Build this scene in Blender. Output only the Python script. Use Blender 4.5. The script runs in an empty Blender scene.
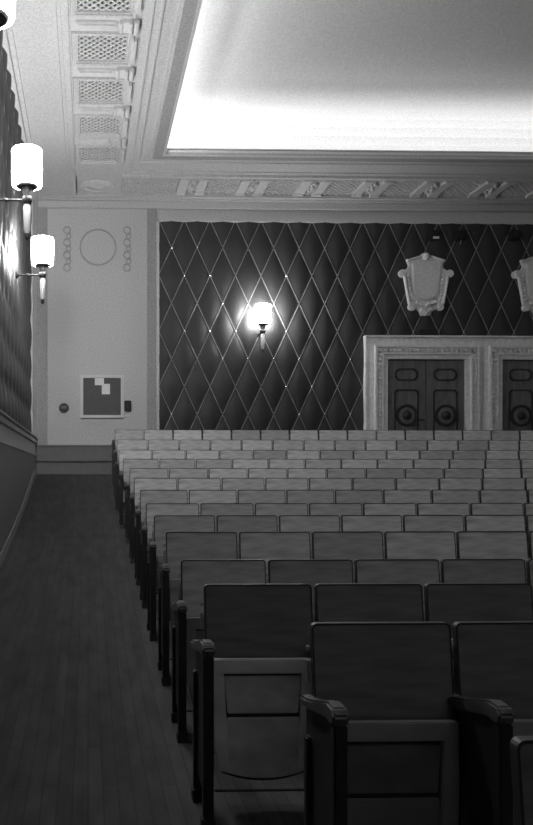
import bpy, bmesh, math, random
from mathutils import Vector, Matrix
PI = math.pi
random.seed(5)
S = bpy.context.scene
COL = S.collection

# ------------------------------------------------------------------ camera model
F_PX, PPX, PPY, YAW, CAMZ = 760.0, 107.0, 475.0, 0.025, 1.47
def ray(px, py):
    cx, cz = (px-PPX)/F_PX, (PPY-py)/F_PX
    return Vector((cx*math.cos(YAW)+math.sin(YAW), math.cos(YAW)-cx*math.sin(YAW), cz))
def at(px, py, Y):            # world point on the plane y = Y
    d = ray(px, py); t = Y/d.y
    return Vector((d.x*t, Y, CAMZ+d.z*t))
def at_h(px, py, Z):
    d = ray(px, py); t = (Z-CAMZ)/d.z
    return Vector((d.x*t, d.y*t, Z))

BACK = 14.6                   # back wall
LEFT = -0.98                  # finished face of the left wall
LEFTC = -1.12                 # its core, behind the quilting
RIGHT, FRONT = 18.4, -5.0
CEIL = CAMZ + 5.28
FLOOR_PTS = [(-6,-.03),(1.5,-.03),(2.7,-.02),(3.6,-.005),(4.5,.04),(5.4,.135),(6.3,.225),(7.2,.31),(8.1,.41),(9,.53),
             (9.9,.66),(10.8,.80),(11.7,.965),(12.6,1.16),(13.5,1.375),(14.0,1.46),(14.6,1.49),(15,1.49)]
def fz(y):
    for (a, b), (c, d) in zip(FLOOR_PTS, FLOOR_PTS[1:]):
        if y <= c: return b+(d-b)*(y-a)/(c-a)
    return FLOOR_PTS[-1][1]

# ------------------------------------------------------------------ materials
def mat(name, col, rough=.6, metal=0., noise=0., nscale=(8,8,8), bump=0., bscale=60., rnd=0., emit=None, estr=0., spec=.5, detail=4):
    m = bpy.data.materials.new(name); m.use_nodes = True
    nt = m.node_tree; N = nt.nodes; L = nt.links
    b = N['Principled BSDF']
    b.inputs['Roughness'].default_value = rough
    b.inputs['Metallic'].default_value = metal
    b.inputs['Specular IOR Level'].default_value = spec
    c = (col, col, col) if isinstance(col, (int, float)) else col
    tc = N.new('ShaderNodeTexCoord')
    mp = N.new('ShaderNodeMapping'); mp.inputs['Scale'].default_value = nscale
    L.new(tc.outputs['Object'], mp.inputs['Vector'])
    n = N.new('ShaderNodeTexNoise'); n.inputs['Scale'].default_value = 1.0; n.inputs['Detail'].default_value = detail
    L.new(mp.outputs['Vector'], n.inputs['Vector'])
    r = N.new('ShaderNodeMapRange'); r.inputs['To Min'].default_value = 1-noise; r.inputs['To Max'].default_value = 1+noise
    r.inputs['From Min'].default_value = .3; r.inputs['From Max'].default_value = .7
    L.new(n.outputs['Fac'], r.inputs['Value'])
    fac = r.outputs['Result']
    if rnd:
        oi = N.new('ShaderNodeObjectInfo')
        r2 = N.new('ShaderNodeMapRange'); r2.inputs['To Min'].default_value = 1-rnd; r2.inputs['To Max'].default_value = 1+rnd
        L.new(oi.outputs['Random'], r2.inputs['Value'])
        mu = N.new('ShaderNodeMath'); mu.operation = 'MULTIPLY'
        L.new(fac, mu.inputs[0]); L.new(r2.outputs['Result'], mu.inputs[1]); fac = mu.outputs[0]
    vm = N.new('ShaderNodeVectorMath'); vm.operation = 'SCALE'
    vm.inputs[0].default_value = c
    L.new(fac, vm.inputs['Scale'])
    L.new(vm.outputs['Vector'], b.inputs['Base Color'])
    if bump:
        n2 = N.new('ShaderNodeTexNoise'); n2.inputs['Scale'].default_value = bscale; n2.inputs['Detail'].default_value = 3
        L.new(tc.outputs['Object'], n2.inputs['Vector'])
        bp = N.new('ShaderNodeBump'); bp.inputs['Strength'].default_value = bump; bp.inputs['Distance'].default_value = .01
        L.new(n2.outputs['Fac'], bp.inputs['Height']); L.new(bp.outputs['Normal'], b.inputs['Normal'])
    if emit is not None:
        b.inputs['Emission Color'].default_value = (emit, emit, emit, 1)
        b.inputs['Emission Strength'].default_value = estr
    return m

M = {}
M['plaster']   = mat('plaster', .62, .85, noise=.15, detail=1, nscale=(45,45,45), bump=.25, bscale=90)
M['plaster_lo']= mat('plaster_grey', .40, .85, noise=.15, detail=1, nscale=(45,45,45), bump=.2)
M['relief']    = mat('plaster_relief', .66, .8, noise=.08, nscale=(12,12,12), bump=.3, bscale=50)
M['ceil_up']   = mat('cove_plaster', .72, .9, noise=.10, detail=1, nscale=(45,45,45))
M['grille']    = mat('grille_ground', .12, .9)
M['fabric']    = mat('quilted_fabric', .042, .46, noise=.2, nscale=(50,50,50), bump=.35, bscale=220, spec=.45)
M['cord']      = mat('lattice_cord', .30, .4, noise=.25, nscale=(9,9,9))
M['stud']      = mat('brass_stud', .6, .25, metal=.9)
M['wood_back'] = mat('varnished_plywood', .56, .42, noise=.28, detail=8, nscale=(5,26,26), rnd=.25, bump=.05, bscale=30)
M['wood_dark'] = mat('front_row_plywood', .22, .42, noise=.28, detail=8, nscale=(4,26,26), rnd=.15, bump=.05, bscale=30)  # backrest plywood in a darker tone for the front rows and nearest seat
M['ledge']     = mat('ledge_paint', .42, .6, noise=.08, nscale=(20,20,20))
M['wood_edge'] = mat('dark_edge_wood', .045, .5, noise=.2, nscale=(10,10,4))
M['wood_seat'] = mat('pale_seat_wood', .34, .5, noise=.28, nscale=(3,8,8), rnd=.15, bump=.05, bscale=30)
M['wood_pan']  = mat('seat_plywood', .22, .5, noise=.3, nscale=(4,4,7), rnd=.15)
M['wood_arm']  = mat('armrest_wood', .12, .35, noise=.25, nscale=(20,4,20), rnd=.1)
M['standard']  = mat('dark_standard_wood', .035, .5, noise=.3, nscale=(10,3,3))
M['iron']      = mat('blackened_iron', .03, .45, metal=.4)
M['bracket']   = mat('worn_steel', .45, .4, metal=.6)
M['door']      = mat('dark_oak', .15, .5, noise=.25, nscale=(16,16,3), bump=.1, bscale=40)
M['door_dark'] = mat('dark_oak_moulding', .03, .5)
M['wains']     = mat('painted_wainscot', .17, .6, noise=.08, nscale=(6,6,6), bump=.1)
M['dado']      = mat('dado_paint', .20, .7, noise=.06, nscale=(10,10,10))
M['black']     = mat('black_paint', .012, .6)
M['brass']     = mat('dull_brass', .05, .5, metal=.3)
M['cork']      = mat('board_felt', .13, .9, noise=.15, nscale=(40,40,40))
M['paper']     = mat('white_paper', .95, .8)
M['boardframe']= mat('board_frame_paint', .72, .5)
M['cartouche'] = mat('cartouche_plaster', .80, .8, noise=.1, nscale=(25,25,25), bump=.3, bscale=50)
M['bare_wood'] = mat('bare_pale_wood', .8, .55, noise=.2, nscale=(3,8,8))
M['bare_panel'] = mat('bare_pale_plywood', .70, .55, noise=.28, nscale=(6,6,9))
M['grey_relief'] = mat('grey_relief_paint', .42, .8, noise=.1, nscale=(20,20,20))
M['stone']     = mat('portal_stone', .82, .7, noise=.12, nscale=(14,14,14), bump=.35, bscale=60)
M['glass']     = mat('opal_glass', .9, .3, emit=1.0, estr=95.0)
M['glass_back']= mat('opal_glass_lit', .9, .3, emit=1.0, estr=60.0)
M['milk']      = mat('milk_glass', .8, .25)

def floor_mat():
    m = bpy.data.materials.new('worn_floorboards'); m.use_nodes = True
    nt = m.node_tree; N = nt.nodes; L = nt.links; b = N['Principled BSDF']
    tc = N.new('ShaderNodeTexCoord')
    mp = N.new('ShaderNodeMapping'); mp.inputs['Rotation'].default_value = (0,0,PI/2)
    L.new(tc.outputs['Object'], mp.inputs['Vector'])
    br = N.new('ShaderNodeTexBrick'); br.inputs['Scale'].default_value = 1.0
    br.inputs['Brick Width'].default_value = .9; br.inputs['Row Height'].default_value = .07
    br.inputs['Mortar Size'].default_value = .004; br.inputs['Mortar Smooth'].default_value = .4
    br.inputs['Color1'].default_value = (.055,)*3+(1,); br.inputs['Color2'].default_value = (.072,)*3+(1,)
    br.inputs['Mortar'].default_value = (.036,)*3+(1,)
    L.new(mp.outputs['Vector'], br.inputs['Vector'])
    mp2 = N.new('ShaderNodeMapping'); mp2.inputs['Scale'].default_value = (6,1.6,1)
    L.new(tc.outputs['Object'], mp2.inputs['Vector'])
    n = N.new('ShaderNodeTexNoise'); n.inputs['Scale'].default_value = 1.6; n.inputs['Detail'].default_value = 6
    L.new(mp2.outputs['Vector'], n.inputs['Vector'])
    r = N.new('ShaderNodeMapRange'); r.inputs['From Min'].default_value = .3; r.inputs['From Max'].default_value = .7
    r.inputs['To Min'].default_value = .65; r.inputs['To Max'].default_value = 1.35
    L.new(n.outputs['Fac'], r.inputs['Value'])
    vm = N.new('ShaderNodeVectorMath'); vm.operation = 'SCALE'
    L.new(br.outputs['Color'], vm.inputs[0]); L.new(r.outputs['Result'], vm.inputs['Scale'])
    L.new(vm.outputs['Vector'], b.inputs['Base Color'])
    b.inputs['Roughness'].default_value = .62
    bp = N.new('ShaderNodeBump'); bp.inputs['Strength'].default_value = .3; bp.inputs['Distance'].default_value = .01
    L.new(n.outputs['Fac'], bp.inputs['Height']); L.new(bp.outputs['Normal'], b.inputs['Normal'])
    return m
M['floor'] = floor_mat()

# ------------------------------------------------------------------ mesh helpers
def bx(bm, x0, x1, y0, y1, z0, z1):
    v = [bm.verts.new((x, y, z)) for x in (x0, x1) for y in (y0, y1) for z in (z0, z1)]
    for f in ((0,1,3,2),(4,6,7,5),(0,4,5,1),(2,3,7,6),(0,2,6,4),(1,5,7,3)):
        bm.faces.new([v[i] for i in f])
def box_bm(*a):
    bm = bmesh.new(); bx(bm, *a); return bm
def prism(bm, pts, d0, d1, axis='y'):
    """polygon pts (a,b) extruded along an axis"""
    def P(a, b, d):
        return {'y': (a, d, b), 'x': (d, a, b), 'z': (a, b, d)}[axis]
    A = [bm.verts.new(P(a, b, d0)) for a, b in pts]; B = [bm.verts.new(P(a, b, d1)) for a, b in pts]
    bm.faces.new(A); bm.faces.new(B[::-1])
    n = len(pts)
    for i in range(n): bm.faces.new((A[i], B[i], B[(i+1)%n], A[(i+1)%n]))
def ringprism(bm, cx, cz, ro, ri, d0, d1, n=40, sx=1.0):
    """flat ring in the x-z plane extruded along y"""
    L = []
    for k in range(n):
        a = 2*PI*k/n; c, s = math.cos(a), math.sin(a)
        L.append([bm.verts.new((cx+c*r*sx, d, cz+s*r)) for r, d in ((ro,d0),(ro,d1),(ri,d1),(ri,d0))])
    for k in range(n):
        p, q = L[k], L[(k+1)%n]
        for j in range(4): bm.faces.new((p[j], p[(j+1)%4], q[(j+1)%4], q[j]))
def tube(bm, p, q, r, n=8, r2=None):
    p, q = Vector(p), Vector(q); d = (q-p); r2 = r if r2 is None else r2
    z = d.normalized(); x = z.orthogonal().normalized(); y = z.cross(x)
    A = [bm.verts.new(p+(x*math.cos(2*PI*k/n)+y*math.sin(2*PI*k/n))*r) for k in range(n)]
    B = [bm.verts.new(q+(x*math.cos(2*PI*k/n)+y*math.sin(2*PI*k/n))*r2) for k in range(n)]
    for k in range(n): bm.faces.new((A[k], A[(k+1)%n], B[(k+1)%n], B[k]))
    bm.faces.new(A[::-1]); bm.faces.new(B)
def lathe(bm, prof, c=(0,0,0), n=28, axis='z'):
    c = Vector(c); R = []
    for r, h in prof:
        ring = []
        for k in range(n):
            a = 2*PI*k/n
            v = Vector((r*math.cos(a), r*math.sin(a), h)) if axis == 'z' else Vector((r*math.cos(a), -h, r*math.sin(a)))
            ring.append(bm.verts.new(c+v))
        R.append(ring)
    for A, B in zip(R, R[1:]):
        for k in range(n): bm.faces.new((A[k], A[(k+1)%n], B[(k+1)%n], B[k]))
    bm.faces.new(R[0][::-1]); bm.faces.new(R[-1])
def ball(bm, c, r, seg=14):
    bmesh.ops.create_uvsphere(bm, u_segments=seg, v_segments=seg//2+2, radius=r, matrix=Matrix.Translation(c))
def mesh_of(name, bm, m, bevel=0., seg=2, smooth=False):
    bmesh.ops.remove_doubles(bm, verts=bm.verts, dist=1e-5)
    bmesh.ops.recalc_face_normals(bm, faces=bm.faces)
    if bevel: bmesh.ops.bevel(bm, geom=[e for e in bm.edges if len(e.link_faces) == 2 and e.calc_face_angle(0) > .5],
                              offset=bevel, segments=seg, affect='EDGES', clamp_overlap=True)
    me = bpy.data.meshes.new(name); bm.to_mesh(me); bm.free()
    me.materials.append(m)
    if smooth:
        for p in me.polygons: p.use_smooth = True
        me.set_sharp_from_angle(angle=math.radians(40))
    return me
def link(name, me, parent=None, loc=None):
    o = bpy.data.objects.new(name, me); COL.objects.link(o)
    if parent: o.parent = parent
    if loc is not None: o.location = loc
    return o
def obj(name, bm, m, parent=None, loc=None, bevel=0., smooth=False, seg=2):
    return link(name, mesh_of(name, bm, m, bevel, seg, smooth), parent, loc)
def thing(name, label, cat, loc=(0,0,0), group=None, rz=0):
    o = bpy.data.objects.new(name, None); COL.objects.link(o); o.location = loc; o.rotation_euler.z = rz
    o.empty_display_size = .1
    o['label'] = label; o['category'] = cat
    if group: o['group'] = group
    return o
def tag(o, label, cat, group=None):
    o['label'] = label; o['category'] = cat
    if group: o['group'] = group
    return o
def struct(name, bm, m, parent=None, bevel=0., smooth=False):
    o = obj(name, bm, m, parent, bevel=bevel, smooth=smooth)
    if parent is None: o['kind'] = 'structure'
    return o

# ------------------------------------------------------------------ room shell
# floor: raked, rising towards the back wall
bm = bmesh.new(); ys = [FRONT+(BACK+.2-FRONT)*i/160 for i in range(161)]
prev = None
def fsm(y): return sum(fz(y+d) for d in (-.35,-.2,0,.2,.35))/5 if y < 14.0 else fz(y)
for y in ys:
    row = [bm.verts.new((x, y, fsm(y))) for x in (LEFT-.2, RIGHT+.2)]
    if prev: bm.faces.new((prev[0], prev[1], row[1], row[0]))
    prev = row
fl = struct('floor', bm, M['floor'], smooth=True)
md = fl.modifiers.new('thick', 'SOLIDIFY'); md.thickness = .2; md.offset = -1

# back wall core
wb = struct('wall_back', box_bm(LEFT-.2, RIGHT+.2, BACK, BACK+.2, 0, CEIL+.3), M['plaster'])
# left wall core
wl = struct('wall_left', box_bm(LEFTC-.2, LEFTC, FRONT, BACK, 0, CEIL+.3), M['plaster'])
struct('wall_right', box_bm(RIGHT, RIGHT+.2, FRONT, BACK, 0, CEIL+.3), M['wains'])
struct('wall_front', box_bm(LEFT-.2, RIGHT+.2, FRONT-.2, FRONT, 0, CEIL+1.5), M['wains'])

# ---- ceiling border with channels for the grilles, and the recessed cove
WX0, WX1, WY0, WY1 = 1.24, RIGHT-2.2, -3.0, 12.4      # opening of the recess
CH = .07                                              # channel depth
GX0, GX1 = -.20, .56                                  # grille channel, left
FY0, FY1 = 13.42, 14.30                               # frieze channel, back
bm = bmesh.new()
T = .25
bx(bm, LEFT-.2, GX0, FRONT, FY0, CEIL, CEIL+T)
bx(bm, GX1, WX0-.62, FRONT, FY0, CEIL, CEIL+T) if False else bx(bm, GX1, .60, FRONT, FY0, CEIL, CEIL+T)
bx(bm, .60, WX0, FRONT, FY0, CEIL, CEIL+.05); bx(bm, .60, WX0-.62, FRONT, FY0, CEIL+.05, CEIL+T)
bx(bm, GX0, GX1, FRONT, 12.85, CEIL+CH, CEIL+T)
bx(bm, GX0, GX1, 12.85, FY0, CEIL, CEIL+T)
bx(bm, WX0, WX1, WY1, FY0, CEIL, CEIL+.05); bx(bm, WX0-.62, WX1+.62, WY1+.62, FY0, CEIL+.05, CEIL+T)
bx(bm, LEFT-.2, RIGHT+.2, FY1, BACK+.2, CEIL, CEIL+T)
bx(bm, GX0, RIGHT+.2, FY0, FY1, CEIL+CH, CEIL+T)
bx(bm, LEFT-.2, GX0, FY0, FY1, CEIL, CEIL+T)
bx(bm, WX1, RIGHT+.2, FRONT, FY0, CEIL, CEIL+.05)
bx(bm, WX0, WX1, FRONT, WY0, CEIL, CEIL+.05)
for f in [f for f in bm.faces if False]: pass
ceil = struct('ceiling', bm, M['plaster'])
# trough lids: the border slab is only 0.06 thick near the opening (light trough sits on it)
bm = bmesh.new()
prof = [(.62,.04),(.62,.42),(.58,.56),(.48,.68),(.34,.76),(.15,.80),(-.1,.82),(-.6,.82)]
rings = []
for o_, h in prof:
    rings.append([bm.verts.new((x, y, CEIL+h)) for x, y in ((WX0-o_,WY0-o_),(WX1+o_,WY0-o_),(WX1+o_,WY1+o_),(WX0-o_,WY1+o_))])
for A, B in zip(rings, rings[1:]):
    for k in range(4): bm.faces.new((A[k], A[(k+1)%4], B[(k+1)%4], B[k]))
bm.faces.new(rings[-1])
cu = obj('cove_ceiling', bm, M['ceil_up'], ceil)
md = cu.modifiers.new('t', 'SOLIDIFY'); md.thickness = .05; md.offset = 0
# upstand hiding the trough lamps + opening moulding
def rect_ring(bm, o0, o1, z0, z1):
    """rectangular ring round the opening, from offset o0 to o1 outward"""
    bx(bm, WX0-o1, WX0-o0, WY0-o1, WY1+o1, z0, z1)
    bx(bm, WX1+o0, WX1+o1, WY0-o1, WY1+o1, z0, z1)
    bx(bm, WX0-o0, WX1+o0, WY1+o0, WY1+o1, z0, z1)
    bx(bm, WX0-o0, WX1+o0, WY0-o1, WY0-o0, z0, z1)
bm = bmesh.new(); rect_ring(bm, 0, .04, CEIL+.04, CEIL+.07); obj('cove_upstand', bm, M['plaster'], ceil)
bm = bmesh.new(); rect_ring(bm, 0, .17, CEIL-.05, CEIL); obj('opening_band', bm, M['plaster_lo'], ceil)
bm = bmesh.new(); rect_ring(bm, .17, .22, CEIL-.03, CEIL)
rect_ring(bm, .38, .41, CEIL-.018, CEIL); rect_ring(bm, -.02, .02, CEIL-.06, CEIL-.05)
obj('opening_moulding', bm, M['plaster'], ceil)
# long mouldings along the left border and back border
bm = bmesh.new()
bx(bm, -.40, -.36, FRONT, 13.3, CEIL-.02, CEIL); bx(bm, -.33, -.31, FRONT, 13.3, CEIL-.012, CEIL)
bx(bm, -.27, -.225, FRONT, 13.3, CEIL-.03, CEIL)
bx(bm, .72, .75, FRONT, 13.2, CEIL-.015, CEIL)
bx(bm, .75, RIGHT, 13.17, 13.2, CEIL-.02, CEIL)
bx(bm, .60, RIGHT, 13.32, 13.40, CEIL-.04, CEIL)
bx(bm, -.22, RIGHT, 14.31, 14.36, CEIL-.03, CEIL)
obj('ceiling_mouldings', bm, M['plaster'], ceil)
# wall cornices
bm = bmesh.new()
bx(bm, LEFTC, LEFT+.03, FRONT, BACK, CEIL-.18, CEIL-.05); bx(bm, LEFTC, LEFT+.09, FRONT, BACK, CEIL-.05, CEIL)
struct('trim_1', bm, M['plaster'], bevel=.008)
bm = bmesh.new()
zt = lambda py: at(100, py, BACK).z
bx(bm, LEFT, RIGHT, BACK-.16, BACK, zt(202.5), CEIL)
bx(bm, LEFT, RIGHT, BACK-.09, BACK, zt(209), zt(202.5))
bx(bm, LEFT, RIGHT, BACK-.22, BACK-.16, zt(200), CEIL-.02)
struct('trim_2', bm, M['plaster'], bevel=.008)

# ---- quilted diamond panels
DU, DV = .494, 1.07
def quilt(name, parent, u0, u1, v0, v1, n0, to_world, amp=.035, cr=.0065):
    """n0=(u,v) a lattice node; to_world(u,v,h) -> point"""
    bm = bmesh.new(); N = 8
    e1 = (DU/2, DV/2); e2 = (-DU/2, DV/2)
    ni = int((u1-u0)/DU)+3
    cords = bmesh.new(); studs = bmesh.new()
    def cl(u, v): return min(max(u, u0), u1), min(max(v, v0), v1)
    cells = set()
    rng = range(-60, 61)
    for i in rng:
        for j in rng:
            bu = n0[0]+i*e1[0]+j*e2[0]; bv = n0[1]+i*e1[1]+j*e2[1]
            if bu+DU/2 <= u0 or bu-DU/2 >= u1 or bv+DV <= v0 or bv >= v1: continue
            g = []
            for a in range(N+1):
                r = []
                for b in range(N+1):
                    p, q = a/N, b/N
                    h = amp*(math.sin(PI*p)*math.sin(PI*q))**.75
                    u, v = cl(bu+p*e1[0]+q*e2[0], bv+p*e1[1]+q*e2[1])
                    r.append(bm.verts.new(to_world(u, v, h)))
                g.append(r)
            for a in range(N):
                for b in range(N):
                    try: bm.faces.new((g[a][b], g[a+1][b], g[a+1][b+1], g[a][b+1]))
                    except ValueError: pass
            for e in (e1, e2):       # the cords along two edges of this diamond
                a_, b_ = (bu, bv), (bu+e[0], bv+e[1])
                t0, t1 = 0., 1.
                for c0, dd, lo, hi in ((bu, e[0], u0, u1), (bv, e[1], v0, v1)):
                    ta, tb = (lo-c0)/dd, (hi-c0)/dd
                    if ta > tb: ta, tb = tb, ta
                    t0, t1 = max(t0, ta), min(t1, tb)
                if t1-t0 > .01:
                    tube(cords, to_world(bu+e[0]*t0, bv+e[1]*t0, .006), to_world(bu+e[0]*t1, bv+e[1]*t1, .006), cr, 6)
            if u0 < bu < u1 and v0 < bv < v1: ball(studs, to_world(bu, bv, .010), .016, 6)
    bmesh.ops.dissolve_degenerate(bm, edges=bm.edges, dist=1e-5)
    o = obj(name, bm, M['fabric'], parent, smooth=True)
    obj('lattice_cord', cords, M['cord'], parent)
    obj('brass_studs', studs, M['stud'], parent)
    return o
pl = at(158.5, 300, BACK).x; ptop = at(200, 222.5, BACK).z
nd = at(260.6, 276.3, BACK)
quilt('quilted_panel', wb, pl, RIGHT, 1.49, ptop, (nd.x, nd.z), lambda u, v, h: Vector((u, BACK-.03-h, v)), .042)
SL_END = 13.45
quilt('quilted_panel', wl, -1.5, SL_END, CAMZ+.72, CAMZ+5.10, (SL_END, CAMZ+1.90), lambda u, v, h: Vector((LEFTC+.085+h, u, v)), .058, .012)

# frame of the back panel : light fillet and darker recessed strip
bm = bmesh.new()
xa, xb = at(147, 300, BACK).x, at(156.3, 300, BACK).x
bx(bm, xb, pl+.01, BACK-.075, BACK, 1.4, ptop+.03); bx(bm, xb, RIGHT, BACK-.075, BACK, ptop-.005, ptop+.035)
struct('trim_3', bm, M['plaster'], bevel=.006)
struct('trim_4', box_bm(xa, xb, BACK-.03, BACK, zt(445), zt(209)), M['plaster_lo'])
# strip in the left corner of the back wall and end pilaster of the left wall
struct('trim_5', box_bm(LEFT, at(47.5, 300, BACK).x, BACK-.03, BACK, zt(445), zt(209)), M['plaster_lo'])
struct('trim_6', box_bm(LEFTC, LEFT+.006, SL_END-.07, BACK-.0, CAMZ+.72, CEIL-.16), M['plaster'])

# dado and baseboard, back
bm = bmesh.new()
zb = lambda py: at(80, py, BACK).z
bx(bm, LEFT, pl, BACK-.05, BACK, 1.4, zb(461.5))
bx(bm, LEFT, pl, BACK-.09, BACK, zb(461.5), zb(457.5))
bx(bm, LEFT, pl, BACK-.06, BACK, zb(457.5), zb(447)); bx(bm, LEFT, pl, BACK-.075, BACK, zb(447), zb(445))
struct('baseboard_back', bm, M['dado'], bevel=.006)
# wainscot and ledge, left
bm = bmesh.new()
prev = None
for i in range(81):
    y = FRONT+(BACK-FRONT)*i/80
    r = [bm.verts.new((LEFT-.02, y, fsm(y)-.05)), bm.verts.new((LEFT-.02, y, CAMZ+.40))]
    if prev: bm.faces.new((prev[0], prev[1], r[1], r[0]))
    prev = r
w = struct('trim_7', bm, M['wains']); md = w.modifiers.new('t', 'SOLIDIFY'); md.thickness = .03; md.offset = 0
bm = bmesh.new()
bx(bm, LEFTC, LEFT+.005, FRONT, BACK, CAMZ+.36, CAMZ+.42)
bx(bm, LEFTC, LEFT-.02, FRONT, BACK, CAMZ+.42, CAMZ+.60)
bx(bm, LEFTC, LEFT+.012, FRONT, BACK, CAMZ+.60, CAMZ+.645)
bx(bm, LEFTC, LEFT-.01, FRONT, BACK, CAMZ+.645, CAMZ+.69)
bx(bm, LEFTC, LEFT+.025, FRONT, BACK, CAMZ+.69, CAMZ+.72)
struct('trim_8', bm, M['ledge'], bevel=.008)
bm = bmesh.new(); prev = None
for i in range(161):
    y = FRONT+(BACK-FRONT)*i/160; z = fsm(y)
    r = [bm.verts.new(p) for p in ((LEFT-.03,y,z-.04),(LEFT-.03,y,z+.11),(LEFT+.005,y,z+.11),(LEFT+.02,y,z+.03),(LEFT+.02,y,z-.04))]
    if prev:
        for a in range(5): bm.faces.new((prev[a], prev[(a+1)%5], r[(a+1)%5], r[a]))
    prev = r
struct('baseboard_left', bm, M['wains'])

# ---- ceiling grilles, left border
def lattice(bm, x0, x1, y0, y1, z, step, r):
    w, h = x1-x0, y1-y0
    for s in (1, -1):
        k = -int(h/step)-1
        while k*step < w+h:
            # line x = x0 + k*step + t ; y = y0 + t (or y1 - t)
            c = k*step
            t0, t1 = max(0, -c), min(h, w-c)
            if t1-t0 > .01:
                yy = (lambda t: y0+t) if s > 0 else (lambda t: y1-t)
                tube(bm, (x0+c+t0, yy(t0), z), (x0+c+t1, yy(t1), z), r, 4)
            k += 1
cyl = [9.41+1.035*i for i in (-7,-6,-5,-4,-3,-2,-1,0,1,2,3)]
names = ['farthest','second farthest','third farthest','fourth farthest','fifth farthest']
vis = list(reversed(cyl))
for i, cy in enumerate(vis):
    if cy < 7.6: break
    g = thing('ceiling_grille', '%s lattice ceiling grille from the back wall, in the border beside the left wall' %
              ['nearest','second','third','fourth','fifth','sixth'][i], 'ceiling grille', ((GX0+GX1)/2, cy, CEIL), 'lattice grilles along the left ceiling border')
    b = bmesh.new(); X = (GX1-GX0)/2-.005; Y = .36
    for (o0, o1, d) in ((0, .05, -.03), (.05, .075, -.012)):
        bx(b, -X+o0, -X+o1, -Y+o0, Y-o0, d, CH); bx(b, X-o1, X-o0, -Y+o0, Y-o0, d, CH)
        bx(b, -X+o1, X-o1, -Y+o0, -Y+o1, d, CH); bx(b, -X+o1, X-o1, Y-o1, Y-o0, d, CH)
    obj('grille_frame', b, M['plaster'], g, bevel=.005)
    b = bmesh.new(); lattice(b, -X+.07, X-.07, -Y+.07, Y-.07, .02, .095, .014)
    obj('lattice', b, M['plaster'], g)
    obj('grille_ground', box_bm(-X+.05, X-.05, -Y+.05, Y-.05, CH-.01, CH), M['grille'], g)
bm = bmesh.new()
for i, cy in enumerate(vis[:-1]):
    y0, y1 = cy-.36-.315, cy-.36
    bx(bm, GX0, GX1, y0, y1, CEIL-.001, CEIL+CH)
    m = (y0+y1)/2
    bx(bm, GX0+.06, GX1-.22, m-.07, m+.07, CEIL-.03, CEIL)
    bx(bm, GX0+.09, GX1-.25, m-.04, m+.04, CEIL-.045, CEIL-.03)
obj('border_panels', bm, M['relief'], ceil, bevel=.005)
for i, cy in enumerate(vis[:5]):
    # scroll bracket between the grilles and the narrow bar beside each grille
    m = cy-.36-.157
    b = bmesh.new()
    bx(b, -.13, .05, -.11, .11, -.045, 0)
    tube(b, (.05,-.12,-.04), (.05,.12,-.04), .035, 12); tube(b, (-.13,-.10,-.03), (-.13,.10,-.03), .03, 12)
    bx(b, -.04, .0, -.13, .13, -.085, -.05)
    br = thing('scroll_bracket', 'plaster scroll bracket beside left ceiling border, %s from the back wall' %
               ['first','second','third','fourth','fifth','sixth'][i], 'bracket', (.52, m, CEIL), 'scroll brackets between the ceiling grilles')
    obj('scroll', b, M['relief'], br, bevel=.006)
    b = box_bm(.03, .075, cy-m-.24, cy-m+.24, -.05, 0)
    bx(b, .085, .10, cy-m-.24, cy-m+.24, -.02, 0)
    obj('side_bar', b, M['relief'], br, bevel=.004)

# ---- back frieze: lattice ground and pairs of scroll blocks
fx = [at_h(x, 186.5, CEIL).x for x in (192, 253, 312, 373, 434, 495)]
pitch = (fx[-1]-fx[0])/5
bm = bmesh.new(); lattice(bm, .60, 9.2, FY0+.02, FY1-.02, CEIL+.035, .11, .019)
obj('frieze_lattice', bm, M['plaster'], ceil)
bm = box_bm(.58, 9.3, FY0, FY1, CEIL+CH-.012, CEIL+CH-.002); obj('frieze_ground', bm, M['grille'], ceil)
bm = box_bm(GX0-.02, .60, FY0, FY1, CEIL, CEIL+CH); obj('frieze_corner', bm, M['plaster'], ceil)
bm = bmesh.new()
lathe(bm, [(.30,0),(.30,.02),(.22,.05),(.20,.03),(.12,.03),(.08,.06),(.0001,.07)], (0,0,0), 20)
bmesh.ops.scale(bm, vec=(1.1,.85,-1), verts=bm.verts)
tag(obj('oval_boss', bm, M['relief'], loc=(.17, 13.86, CEIL), smooth=True),
    'oval plaster boss in the ceiling corner where left border meets back frieze', 'ceiling ornament')
for i in range(7):
    x = fx[0]+pitch*i
    if i == 6: lab = 'plaster scroll block pair of back frieze cut by the right picture edge'
    else: lab = 'pair of plaster scroll blocks on the back frieze, %s from the left' % ['first','second','third','fourth','fifth','sixth'][i]
    t = thing('frieze_ornament', lab, 'ceiling ornament', (x, (FY0+FY1)/2, CEIL), 'ornaments along the back frieze')
    H = (FY1-FY0)/2-.06
    for s in (-1, 1):
        b = bmesh.new()
        bx(b, s*.17-.085, s*.17+.085, -H, H, -.015, CH-.01)
        tube(b, (s*.17-.09, -H+.04, -.01), (s*.17+.09, -H+.04, -.01), .04, 12)
        tube(b, (s*.17-.09, H-.05, -.01), (s*.17+.09, H-.05, -.01), .04, 12)
        obj('scroll_block', b, M['relief'], t, bevel=.008)
    b = bmesh.new()
    for a in range(8):
        ball(b, (.065*math.cos(a*PI/4), .16*math.sin(a*PI/4), .01), .042, 8)
    ball(b, (0,0,-.01), .05, 10)
    obj('rosette', b, M['relief'], t, smooth=True)

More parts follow.
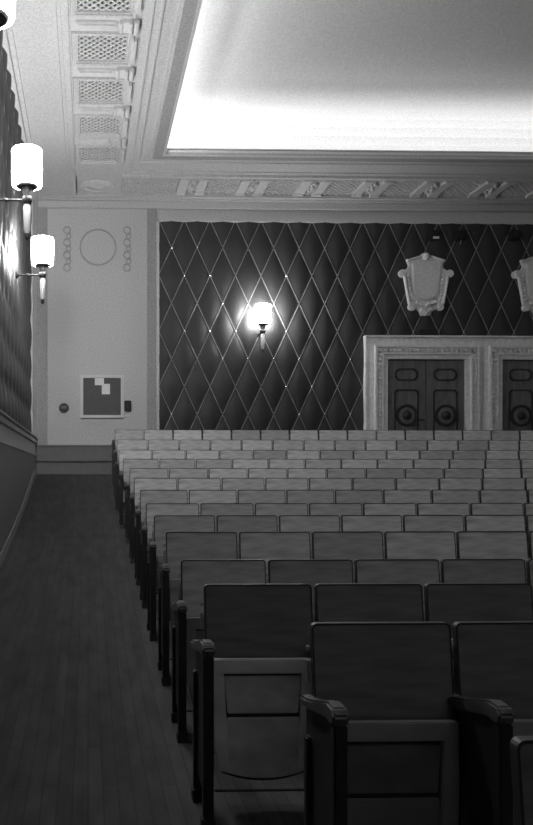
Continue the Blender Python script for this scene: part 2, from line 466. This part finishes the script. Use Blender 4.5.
# ---- portals and doors
def hring(bm, x0, x1, z1, w, y0, y1, zbot=1.40):
    """door-shaped band: two jambs and a head of width w inside rectangle x0..x1, top z1"""
    bx(bm, x0, x0+w, y0, y1, zbot, z1); bx(bm, x1-w, x1, y0, y1, zbot, z1); bx(bm, x0+w, x1-w, y0, y1, z1-w, z1)
D0 = at(426.4, 335, BACK-.13).x; DP = at(540.6, 335, BACK-.13).x-D0
ptz = at(427, 335.2, BACK-.2).z; dtz = at(427, 359.5, BACK-.1).z
hw = (at(466.3, 400, BACK-.1).x-at(388.5, 400, BACK-.1).x)/2
for n in range(3):
    c = D0+n*DP
    d = bpy.data.objects.new('door_%d' % (n+1), None); COL.objects.link(d); d['kind'] = 'structure'
    d.location = (c, BACK, 1.49)
    def mk(bmf, name, m, par=None, bevel=0, smooth=False):
        bmesh.ops.translate(bmf, vec=(0, -BACK, -1.49), verts=bmf.verts)
        return obj(name, bmf, m, par or d, bevel=bevel, smooth=smooth)
    k = DP/2; zz = ptz
    b = bmesh.new()
    kl = k+(.06 if n == 0 else -.004)
    # outer flat casing
    bx(b, -kl, -hw-.215, BACK-.13, BACK, 1.42, zz); bx(b, hw+.215, k-.004, BACK-.13, BACK, 1.42, zz)
    bx(b, -hw-.215, hw+.215, BACK-.13, BACK, dtz+.215, zz)
    bx(b, -kl-.02, k-.004, BACK-.19, BACK, zz-.035, zz)
    if n == 0: bx(b, -kl-.02, -kl+.03, BACK-.16, BACK, 1.42, zz)
    mk(b, 'casing', M['stone'], bevel=.005)
    # moulded inner architrave
    b = bmesh.new()
    for (o0, w, dep) in ((.26,.045,.20),(.215,.03,.16),(.125,.04,.19),(.085,.085,.15)):
        x1 = hw+o0; hring(b, -x1, x1, dtz+o0, w, BACK-dep, BACK-.0, 1.42)
    for sgn in (-1, 1):
        bx(b, sgn*(hw+.17)-.05, sgn*(hw+.17)+.05, BACK-.14, BACK, 1.42, dtz+.22)
    bx(b, -hw-.2, hw+.2, BACK-.14, BACK, dtz+.12, dtz+.22)
    mk(b, 'architrave', M['stone'], bevel=.004)
    b = bmesh.new()       # bead-and-block run
    z = 1.5
    while z < dtz+.2:
        for sgn in (-1, 1):
            xx = sgn*(hw+.165); bx(b, xx-.028, xx+.028, BACK-.195, BACK-.13, z, z+.045)
        z += .09
    x = -hw-.13
    while x < hw+.14:
        bx(b, x-.018, x+.018, BACK-.195, BACK-.13, dtz+.137, dtz+.193); x += .09
    mk(b, 'bead_run', M['stone'])
    b = bmesh.new(); bx(b, -hw, hw, BACK-.075, BACK-.06, 1.45, dtz); mk(b, 'door_back', M['door_dark'])
    for sgn in (-1, 1):
        b = bmesh.new(); cx = sgn*hw/2; h2 = hw/2-.006
        bx(b, cx-h2, cx+h2, BACK-.10, BACK-.07, 1.50, dtz-.02)
        leaf = mk(b, 'door_leaf', M['door'], bevel=.004)
        def octo(zc, hh, pw, r, dd, w):
            out = []
            for s in (0, w):
                a, c2, q = pw-s, hh-s, r
                out.append([(cx-a+q,zc-c2),(cx+a-q,zc-c2),(cx+a-q*.5,zc-c2+q*.5),(cx+a,zc-c2+q),(cx+a,zc+c2-q),(cx+a-q*.5,zc+c2-q*.5),(cx+a-q,zc+c2),(cx-a+q,zc+c2),(cx-a+q*.5,zc+c2-q*.5),(cx-a,zc+c2-q),(cx-a,zc-c2+q),(cx-a+q*.5,zc-c2+q*.5)])
            bb = bmesh.new(); O = [[bb.verts.new((x, y, z)) for x, z in L for y in (dd,)] for L in out]
            O2 = [[bb.verts.new((x, BACK-.095, z)) for x, z in L] for L in out]
            m_ = len(out[0])
            for q in range(m_):
                r_ = (q+1) % m_
                bb.faces.new((O[0][q], O[0][r_], O[1][r_], O[1][q])); bb.faces.new((O[0][q], O[0][r_], O2[0][r_], O2[0][q]))
                bb.faces.new((O[1][q], O[1][r_], O2[1][r_], O2[1][q]))
            return bb
        ztp = at(410, 374.5, BACK-.1).z
        mk(octo(ztp, .115, .22, .06, BACK-.118, .022), 'upper_panel', M['door_dark'], leaf)
        zl = at(410, 405, BACK-.1).z
        mk(octo(zl-.18, .48, .235, .05, BACK-.118, .022), 'tall_panel', M['door_dark'], leaf)
        zr = at(410, 415.5, BACK-.1).z
        b = bmesh.new(); ringprism(b, cx, zr, .21, .165, BACK-.15, BACK-.095); mk(b, 'round_moulding', M['door_dark'], leaf)
        b = bmesh.new(); lathe(b, [(.165,.0),(.16,.03),(.09,.045),(.085,.02)], (cx, BACK-.10, zr), 28, 'y'); mk(b, 'round_plate', M['door'], leaf, smooth=True)
        b = bmesh.new(); lathe(b, [(.08,.0),(.08,.05),(.05,.075),(.0001,.08)], (cx, BACK-.11, zr), 20, 'y'); mk(b, 'hub', M['door_dark'], leaf, smooth=True)
        if sgn < 0:
            b = bmesh.new(); tube(b, (-.07, BACK-.10, zr-.09), (-.07, BACK-.16, zr-.09), .015, 8); bx(b, -.13, -.06, BACK-.175, BACK-.155, zr-.10, zr-.075)
            mk(b, 'door_handle', M['iron'], leaf)

# ---- cartouches above the doors
CW, CHh = .5, .60
half = [(0,.60),(.07,.595),(.11,.54),(.16,.50),(.38,.485),(.33,.36),(.36,.30),(.43,.27),(.50,.27),(.505,.16),(.455,.13),(.40,.12),
        (.36,-.12),(.335,-.36),(.325,-.46),(.25,-.50),(.20,-.45),(.17,-.50),(.12,-.53),(.10,-.60),(0,-.61)]
for n in range(2):
    c = at(426, 284, BACK-.1); x = c.x+n*DP
    t = thing('wall_cartouche', ['pale plaster shield cartouche on the quilted wall above the left door','pale plaster shield cartouche cut by the right picture edge','pale plaster shield cartouche beyond the right picture edge'][n],
              'cartouche', (x, BACK-.03, c.z), 'shield cartouches above the doors')
    b = bmesh.new(); out = half+[(-a, z) for a, z in half[-2:0:-1]]
    prism(b, out, -.06, .0); obj('shield_plate', b, M['cartouche'], t, bevel=.012)
    b = bmesh.new()
    inn = [(.29,.40),(.28,.15),(.24,-.22),(.12,-.30),(0,-.32)]
    inn = [(0,.42)]+inn; inn = inn+[(-a, z) for a, z in inn[-2:0:-1]]
    prism(b, inn, -.10, -.05); obj('shield_field', b, M['cartouche'], t, bevel=.02)
    for s in (-1, 1):
        b = bmesh.new()
        tube(b, (s*.46,-.09,.20), (s*.46,0,.20), .075, 16); tube(b, (s*.46,-.105,.20), (s*.46,-.09,.20), .035, 12)
        tube(b, (s*.27,-.09,-.44), (s*.27,0,-.44), .075, 16); tube(b, (s*.27,-.105,-.44), (s*.27,-.09,-.44), .035, 12)
        tube(b, (s*.42,-.075,.14), (s*.33,-.075,-.38), .032, 8)
        obj('scroll', b, M['cartouche'], t, smooth=True)
        b = bmesh.new(); tube(b, (s*.10,-.08,.53), (s*.36,-.08,.45), .022, 8); obj('crest_scroll', b, M['cartouche'], t, smooth=True)
        b = bmesh.new()
        for q in range(7):
            ball(b, (s*(.345-.012*q), -.075, .16-.075*q), .03, 8)
        obj('leaf_garland', b, M['cartouche'], t, smooth=True)
    b = bmesh.new(); ball(b, (0,-.06,.53), .075, 12)
    for a in range(5): ball(b, (.045*(a-2), -.07, -.50-.03*(2-abs(a-2))), .04, 8)
    for a in range(7): ball(b, (.06*(a-3), -.09, -.36-.02*(3-abs(a-3))), .034, 8)
    obj('crest_and_leaves', b, M['cartouche'], t, smooth=True)

# ---- dark housings high on the wall, sign box over the door
for i, (px, lab) in enumerate(((434.5, 'small black box light high on the wall, right of the left cartouche top'),
                               (460.5, 'small black box high on the quilted wall, middle one of three'),
                               (514, 'small black box high on the quilted wall, nearest the right edge'))):
    c = at(px, 235.5, BACK-.1); t = thing('wall_box', lab, 'wall box', (c.x, BACK-.03, c.z), 'black boxes high on the quilted wall')
    obj('housing', box_bm(-.085, .085, -.14, 0, -.085, .085), M['black'], t, bevel=.006)
    if i == 0:
        obj('lens', box_bm(-.06, .055, -.15, -.135, -.085, -.04), M['milk'], t)
    elif i == 1:
        b = bmesh.new(); tube(b, (.02,-.06,-.08), (-.0,-.06,-.17), .012, 6); obj('cable_stub', b, M['cord'], t)
    else:
        obj('lens', box_bm(-.05, .05, -.146, -.138, -.03, .05), M['door_dark'], t)
c = at(428, 331, BACK-.12)
t = thing('sign_box', 'unlit dark sign box standing on top of the left door casing', 'sign', (c.x, BACK-.05, ptz))
obj('sign_housing', box_bm(-.17, .17, -.12, -.02, .0, .115), M['black'], t, bevel=.008)
obj('sign_face', box_bm(-.15, .15, -.126, -.118, .015, .10), M['door_dark'], t)

# ---- reliefs, notice board, fittings on the left of the back wall
PLX = .0192
c = at(98, 247.4, BACK)
b = bmesh.new(); ringprism(b, 0, 0, .355, .325, -.028, 0, 56); 
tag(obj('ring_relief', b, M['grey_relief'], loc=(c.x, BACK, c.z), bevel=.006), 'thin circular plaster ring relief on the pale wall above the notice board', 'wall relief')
for px, side in ((67.5, 'left'), (127.5, 'right')):
    c = at(px, 249, BACK); b = bmesh.new()
    for k in range(7):
        z = .36-.12*k; r = .055 if k % 2 else .075
        ringprism(b, (.02 if k % 2 else -.01), z, r, r-.022, -.02, 0, 18)
    for k in range(6): ball(b, ((-1)**k*.045, -.006, .30-.12*k), .022, 8)
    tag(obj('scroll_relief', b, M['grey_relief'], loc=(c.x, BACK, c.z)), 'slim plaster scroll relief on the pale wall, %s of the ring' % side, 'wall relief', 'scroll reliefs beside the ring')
a, e = at(80.3, 375, BACK-.03), at(123.7, 418, BACK-.03)
cx, cz, w, h = (a.x+e.x)/2, (a.z+e.z)/2, (e.x-a.x)/2, (a.z-e.z)/2
t = thing('notice_board', 'square notice board with pale frame on the pale wall at aisle end', 'notice board', (cx, BACK, cz))
b = bmesh.new(); fw = .055
bx(b, -w, -w+fw, -.04, 0, -h, h); bx(b, w-fw, w, -.04, 0, -h, h); bx(b, -w+fw, w-fw, -.04, 0, h-fw, h); bx(b, -w+fw, w-fw, -.04, 0, -h, -h+fw)
obj('frame', b, M['boardframe'], t, bevel=.005)
obj('board', box_bm(-w+fw, w-fw, -.018, 0, -h+fw, h-fw), M['cork'], t)
for (x0, y0, x1, y1, lab) in ((94.8,378,104,385.2,'small white paper at the top of the notice board, wider than tall'),
                              (101.8,383.8,110,394.3,'taller white paper pinned lower right on the notice board')):
    p, q = at(x0, y0, BACK-.02), at(x1, y1, BACK-.02)
    b = box_bm(0, q.x-p.x, -.002, 0, q.z-p.z, 0)
    tag(obj('pinned_paper', b, M['paper'], loc=(p.x, BACK-.0185, p.z)), lab, 'paper', 'papers on the notice board')
c = at(64, 408, BACK)
t = thing('wall_socket', 'small round-cornered dark wall fitting left of the notice board', 'wall socket', (c.x, BACK, c.z))
b = bmesh.new(); lathe(b, [(.095,0),(.095,.02),(.085,.035),(.055,.035)], (0,0,0), 20, 'y'); obj('cover', b, M['iron'], t, smooth=True)
b = bmesh.new(); bx(b, -.055, .055, -.06, -.03, -.02, .035); obj('switch_plate', b, M['dado'], t, bevel=.006)
c = at(127.8, 406, BACK)
t = thing('wall_switch', 'dark rectangular switch box right of the notice board', 'light switch', (c.x, BACK, c.z))
obj('housing', box_bm(-.065, .065, -.05, 0, -.10, .10), M['black'], t, bevel=.008)
obj('toggle', box_bm(-.012, .012, -.065, -.05, -.03, .045), M['iron'], t)

# ---- wall sconces
def sconce(label, wallpos, direction, reach, gm, group, s=1.0):
    """wallpos: point on wall at arm height. direction: unit xy vector out of wall. lamp centre .36 above the arm"""
    t = thing('wall_sconce', label, 'wall lamp', wallpos, group)
    d = Vector(direction)
    b = bmesh.new(); tube(b, (0,0,0), d*.03, .05, 16); tube(b, d*.03, d*.05, .03, 12); obj('wall_plate', b, M['brass'], t, smooth=True)
    P = d*reach
    b = bmesh.new(); tube(b, d*.03, P, .013, 10); ball(b, d*(reach*.45), .022, 10); obj('arm', b, M['brass'], t, smooth=True)
    b = bmesh.new(); ball(b, P, .055, 16); tube(b, P, P+Vector((0,0,.13)), .024, 12, .06)
    lathe(b, [(.001,.125),(.10,.125),(.115,.14),(.001,.14)], P, 24); obj('shade_holder', b, M['brass'], t, smooth=True)
    b = bmesh.new(); lathe(b, [(.06,.142),(.145,.145),(.148,.155),(.154,.30),(.154,.49),(.150,.503),(.12,.508),(.06,.508)], P, 32)
    obj('glass_shade', b, gm, t, smooth=True)
    b = bmesh.new(); lathe(b, [(.012,-.36),(.02,-.34),(.034,-.30),(.040,-.08),(.030,-.04)], P, 16); obj('hanging_drop', b, M['milk'], t, smooth=True)
    b = bmesh.new(); lathe(b, [(.001,-.405),(.02,-.39),(.026,-.36),(.02,-.33)], P, 12); obj('drop_tip', b, M['brass'], t, smooth=True)
    return t
GR = 'opal glass lamps along the left wall'
AZ = CAMZ+2.77
for y, lab in ((10.55,'farthest opal glass lamp on the left wall, nearest the pale back wall'),
               (7.68,'large opal glass lamp on the left wall, middle of three'),
               (4.85,'nearest opal glass lamp, cut off at the top left corner')):
    sconce(lab, (LEFTC+.12, y, AZ), (1,0,0), .37 if y > 9 else .385, M['glass'], GR)
c = at(262.7, 331.5, BACK-.3)
sconce('lone glowing opal glass lamp on the dark quilted back wall', (c.x, BACK-.03, c.z), (0,-1,0), .27, M['glass_back'], 'opal lamp on the back wall')

# ------------------------------------------------------------------ theatre seats
def rrect(x0, x1, z0, z1, r, n=4, bottom=True):
    P = []
    for cx, cz, a0 in ((x1-r, z1-r, 0), (x0+r, z1-r, PI/2)):
        for k in range(n+1):
            a = a0+k*(PI/2)/n; P.append((cx+r*math.cos(a), cz+r*math.sin(a)))
    if bottom:
        for cx, cz, a0 in ((x0+r, z0+r, PI), (x1-r, z0+r, 1.5*PI)):
            for k in range(n+1):
                a = a0+k*(PI/2)/n; P.append((cx+r*math.cos(a), cz+r*math.sin(a)))
    else: P += [(x0, z0), (x1, z0)]
    return P
PITCH, HB = .52, .90
SX = -PITCH/2                 # the standard stands at the left of its seat (in the picture)
def shear(bm, k, z0):         # lean back: y grows with height
    for v in bm.verts: v.co.y += (v.co.z-z0)*k
ME = {}
def common():
    b = bmesh.new(); prism(b, rrect(-.2490, .2490, .44, HB, .018), -.012, .012)
    shear(b, .12, HB); ME['backrest'] = mesh_of('backrest', b, M['wood_back'], .004)
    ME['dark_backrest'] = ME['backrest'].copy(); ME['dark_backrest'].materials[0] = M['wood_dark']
    b = bmesh.new()           # darker edge lipping of the backrest
    o, i = rrect(-.2505, .2505, .44, HB+.0015, .019), rrect(-.2445, .2445, .45, HB-.0055, .014)
    A = [[b.verts.new((x, y, z)) for x, z in L] for L, y in ((o,.0135),(o,-.0135),(i,-.0135),(i,.0135))]
    n = len(o)
    for q in range(n):
        for j in range(4): b.faces.new((A[j][q], A[j][(q+1)%n], A[(j+1)%4][(q+1)%n], A[(j+1)%4][q]))
    shear(b, .12, HB); ME['edge_lipping'] = mesh_of('edge_lipping', b, M['wood_edge'])
    # tipped-up seat, underside to the front: stiles, top rail, two plywood panels with slots
    ST, SB, y0, y1 = .578, .048, -.115, -.085
    b = bmesh.new()
    pts = [(-.232,ST),(.232,ST),(.232,ST-.065),(-.232,ST-.065)]
    prism(b, pts, y0, y1)
    for s in (-1, 1):
        prism(b, [(s*.232,ST-.06),(s*.178,ST-.06),(s*.155,SB+.035),(s*.205,SB+.035),(s*.222,SB+.14),(s*.232,ST-.2)], y0+.004, y1)
    shear(b, .06, ST); ME['seat'] = mesh_of('seat', b, M['wood_seat'], .004)
    b = bmesh.new(); prism(b, [(-.176,ST-.078),(.176,ST-.078),(.160,ST-.245),(-.160,ST-.245)], y0+.016, y1-.004)
    shear(b, .06, ST); ME['upper_seat_panel'] = mesh_of('upper_seat_panel', b, M['wood_pan'], .003)
    b = bmesh.new(); lo = [(-.158,ST-.262),(.158,ST-.262)]+[(.195-.39*k/10, SB+.035-.035*(1-((k-5)/5)**2)) for k in range(11)]
    lo[0] = (-.163, ST-.262); lo[1] = (.163, ST-.262)
    prism(b, lo, y0+.012, y1-.004); shear(b, .06, ST); ME['lower_seat_panel'] = mesh_of('lower_seat_panel', b, M['wood_pan'], .003)
    b = bmesh.new()
    prism(b, [(-.22,ST-.002),(.22,ST-.002),(.225,ST-.2),(.21,SB+.14)]+[(.19-.38*k/10, SB+.022-.037*(1-((k-5)/5)**2)) for k in range(11)]+[(-.21,SB+.14),(-.225,ST-.2)], y1-.004, y1+.018)
    shear(b, .06, ST); ME['seat_board'] = mesh_of('seat_board', b, M['wood_edge'], .003)
    # armrest: rises gently to the front, thick rounded nose
    prof = [(-.375,.650),(-.385,.685),(-.365,.708),(-.31,.712),(-.24,.694),(-.15,.668),(-.06,.650),(0,.645),(0,.615),(-.10,.618),(-.22,.640),(-.30,.655),(-.34,.648)]
    b = bmesh.new(); prism(b, prof, SX-.034, SX+.018, 'x'); ME['armrest'] = mesh_of('armrest', b, M['wood_arm'], .008)
    b = bmesh.new(); bx(b, -.006, .006, -.008, .012, -.11, -.03); bx(b, -.006, .006, -.008, .012, .0, .02); bmesh.ops.translate(b, vec=(SX,.0,.80), verts=b.verts)
    ME['back_bracket'] = mesh_of('back_bracket', b, M['bracket'], .003)
common()
def standards(slope, g):
    """side panel and legs whose feet follow the slope of the floor"""
    fzl = lambda y: g+slope*y
    b = bmesh.new()
    prism(b, [(-.35, fzl(-.35)+.10),(-.35,.655),(-.30,.655),(-.10,.625),(-.02,.615),(-.03,fzl(-.03)+.13)], SX-.014, SX+.014, 'x')
    p = mesh_of('side_panel', b, M['standard'], .004)
    legs = []
    for y0, y1, top in ((-.38, -.33, .655), (-.09, -.05, .52)):
        b = bmesh.new(); bx(b, SX-.030, SX+.014, y0, y1, fzl((y0+y1)/2)+.02, top)
        legs.append(mesh_of('leg', b, M['standard'], .006))
    fm = []
    for y0, y1 in ((-.40, -.31), (-.12, -.03)):
        b = bmesh.new(); z = fzl((y0+y1)/2); ym = (y0+y1)/2
        prism(b, [(y0, fzl(y0)-.004),(y1, fzl(y1)-.004),(y1-.02,z+.05),(y0+.02,z+.05)], SX-.036, SX+.020, 'x')
        fm.append(mesh_of('foot', b, M['iron'], .004))
    b = bmesh.new(); tube(b, (SX, -.355, fzl(-.36)+.16), (SX+PITCH-.034, -.355, fzl(-.36)+.16), .006, 6)
    rod = mesh_of('floor_rod', b, M['iron'])
    return p, legs, fm, rod

ordn = ['first','second','third','fourth','fifth','sixth','seventh','eighth','ninth','tenth','eleventh','twelfth','thirteenth','fourteenth','fifteenth','sixteenth']
# distance and left end of each row, from the seat joints seen in the photograph: (top edge, left joint, far joint, seats between)
ROWM = {1:(584.5,204,430,2),2:(560,181,527.6,4),3:(532,166,531,5),4:(515.5,154,527.6,6),5:(503.5,146,523.4,7),6:(490,140,482,7),7:(478,134,526.3,9),
        8:(468.3,129.7,519,10),9:(459,123,521,11),10:(450,118.8,485,11),11:(439.8,117,518,13),12:(429.8,115,519.2,14)}
TOP = {0:-.532}
rows = [(-1, 1.50, .85, 1)]
for k in range(13):
    if k == 0: z, xl = 2.71, .80
    else:
        yt, L_, R_, n_ = ROWM[k]
        uL, uR = (math.tan(math.atan((q-PPX)/F_PX)+YAW) for q in (L_, R_))
        z = PITCH*n_/(uR-uL); xl = uL*z
        z = .5*z+.5*(2.71+.896*k); xl = uL*z
        TOP[k] = (PPY-yt)/F_PX*(z+YAW*xl)
    n = 0
    while True:
        x = xl+n*PITCH
        px = PPX+F_PX*math.tan(math.atan2(x, z)-YAW)
        if px > 534: break
        n += 1
    rows.append((k, z, xl, n))
def put_part(name, me, parent):
    return link(name, me, parent)
for k, y, xl, n in rows:
    zb_ = CAMZ+TOP.get(k, -.528)-HB
    slope = (fsm(y+.06)-fsm(y-.42))/.48
    sp, legs, feet, rod = standards(slope, fsm(y)-zb_)
    rowname = 'the nearest row' if k < 0 else ('the back row' if k == 12 else 'row %s from the camera' % ordn[k+1] if False else 'the %s row' % ordn[k+1])
    for i in range(n):
        tone = 'wooden tip-up theatre seat'
        if k < 0: lab = 'theatre seat corner poking into the lower right of the picture'
        elif k == 0 and i == 0: lab = 'dark wooden theatre seat with both armrests in the foreground, aisle end of front row'
        elif k == 0: lab = 'dark wooden theatre seat %s from the aisle in the front row' % ordn[i]
        elif k == 1 and i == 0: lab = 'theatre seat tipped up with its whole pale underside showing, beside the aisle'
        elif i == 0 and k < 12: lab = '%s at the aisle end, %s row back from the front' % (tone, ordn[k])
        elif i == 0: lab = '%s at the aisle end of the back row against the wall' % tone
        elif k == 12: lab = '%s, %s from the aisle in the back row' % (tone, ordn[i])
        else: lab = '%s, %s from the aisle in the %s row back from the front' % (tone, ordn[i], ordn[k])
        t = thing('theatre_seat', lab, 'seat', (xl+.25+i*PITCH, y, zb_), 'wooden theatre seats in rows')
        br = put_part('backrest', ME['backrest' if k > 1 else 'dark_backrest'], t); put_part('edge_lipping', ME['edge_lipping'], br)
        if k >= 7 and i == 0 or k >= 0 and k <= 2 or k < 0 or (i == 0): full = True
        else: full = k <= 4
        s = put_part('seat', ME['seat'], t)
        put_part('seat_board', ME['seat_board'], s)
        if full or i == 0:
            put_part('upper_seat_panel', ME['upper_seat_panel'], s); put_part('lower_seat_panel', ME['lower_seat_panel'], s)
        put_part('armrest', ME['armrest'], t)
        put_part('side_panel', sp, t)
        for a, f in zip(legs, feet):
            l = put_part('leg', a, t); put_part('foot', f, l)
        if k >= 0: put_part('back_bracket', ME['back_bracket'], t)
        if full: put_part('floor_rod', rod, t)
        if k == 1 and i == 0:          # this underside is bare pale wood
            for ch in [s]+list(s.children):
                if ch.name.startswith('seat_board'): continue
                ch.data = ch.data.copy(); ch.data.materials[0] = M['bare_wood' if ch is s else 'bare_panel']
        if i == 0 and k >= 1:
            for ch in t.children:
                if ch.name.split('.')[0] in ('armrest','side_panel','leg'): ch.location.x = -.020
        if i == n-1:          # closing standard at the far end of the row
            for nm, me in (('armrest', ME['armrest']), ('side_panel', sp)):
                o = put_part(nm, me, t); o.location.x = PITCH
            for a, f in zip(legs, feet):
                l = put_part('leg', a, t); l.location.x = PITCH; put_part('foot', f, l)

# ------------------------------------------------------------------ lights of the place
def area(name, loc, sx, sy, power, rot=(0,0,0)):
    d = bpy.data.lights.new(name, 'AREA'); d.shape = 'RECTANGLE'; d.size = sx; d.size_y = sy; d.energy = power
    o = bpy.data.objects.new(name, d); COL.objects.link(o); o.location = loc; o.rotation_euler = rot
    return o
CZ = CEIL+.065
UP = PI
area('cove_light_back', ((WX0+WX1)/2-.2, WY1+.30, CZ), WX1-WX0+.4, 0.12, 60, (UP, 0, 0))
area('cove_light_left', (WX0-.30, (WY0+WY1)/2+.2, CZ), .12, WY1-WY0+.4, 140, (UP, 0, 0))
area('cove_light_front', ((WX0+WX1)/2, WY0-.30, CZ), WX1-WX0, .12, 45, (UP, 0, 0))
area('cove_light_right', (WX1+.30, (WY0+WY1)/2, CZ), .12, WY1-WY0, 30, (UP, 0, 0))

w = bpy.data.worlds.new('dark'); S.world = w; w.use_nodes = True
w.node_tree.nodes['Background'].inputs[0].default_value = (.02,.02,.02,1)
w.node_tree.nodes['Background'].inputs[1].default_value = .1

cam = bpy.data.cameras.new('camera'); co = bpy.data.objects.new('camera', cam); COL.objects.link(co)
co.location = (0,0,CAMZ); co.rotation_euler = (PI/2, 0, -YAW)
cam.sensor_fit = 'HORIZONTAL'; cam.sensor_width = 24; cam.lens = F_PX/533*24
cam.shift_x = (266.5-PPX)/533; cam.shift_y = (PPY-412.5)/533
cam.clip_start = .05
S.camera = co
S.view_settings.view_transform = 'Standard'; S.view_settings.look = 'None'
S.view_settings.gamma = 1; S.view_settings.use_curve_mapping = False
S.view_settings.exposure = 0.0
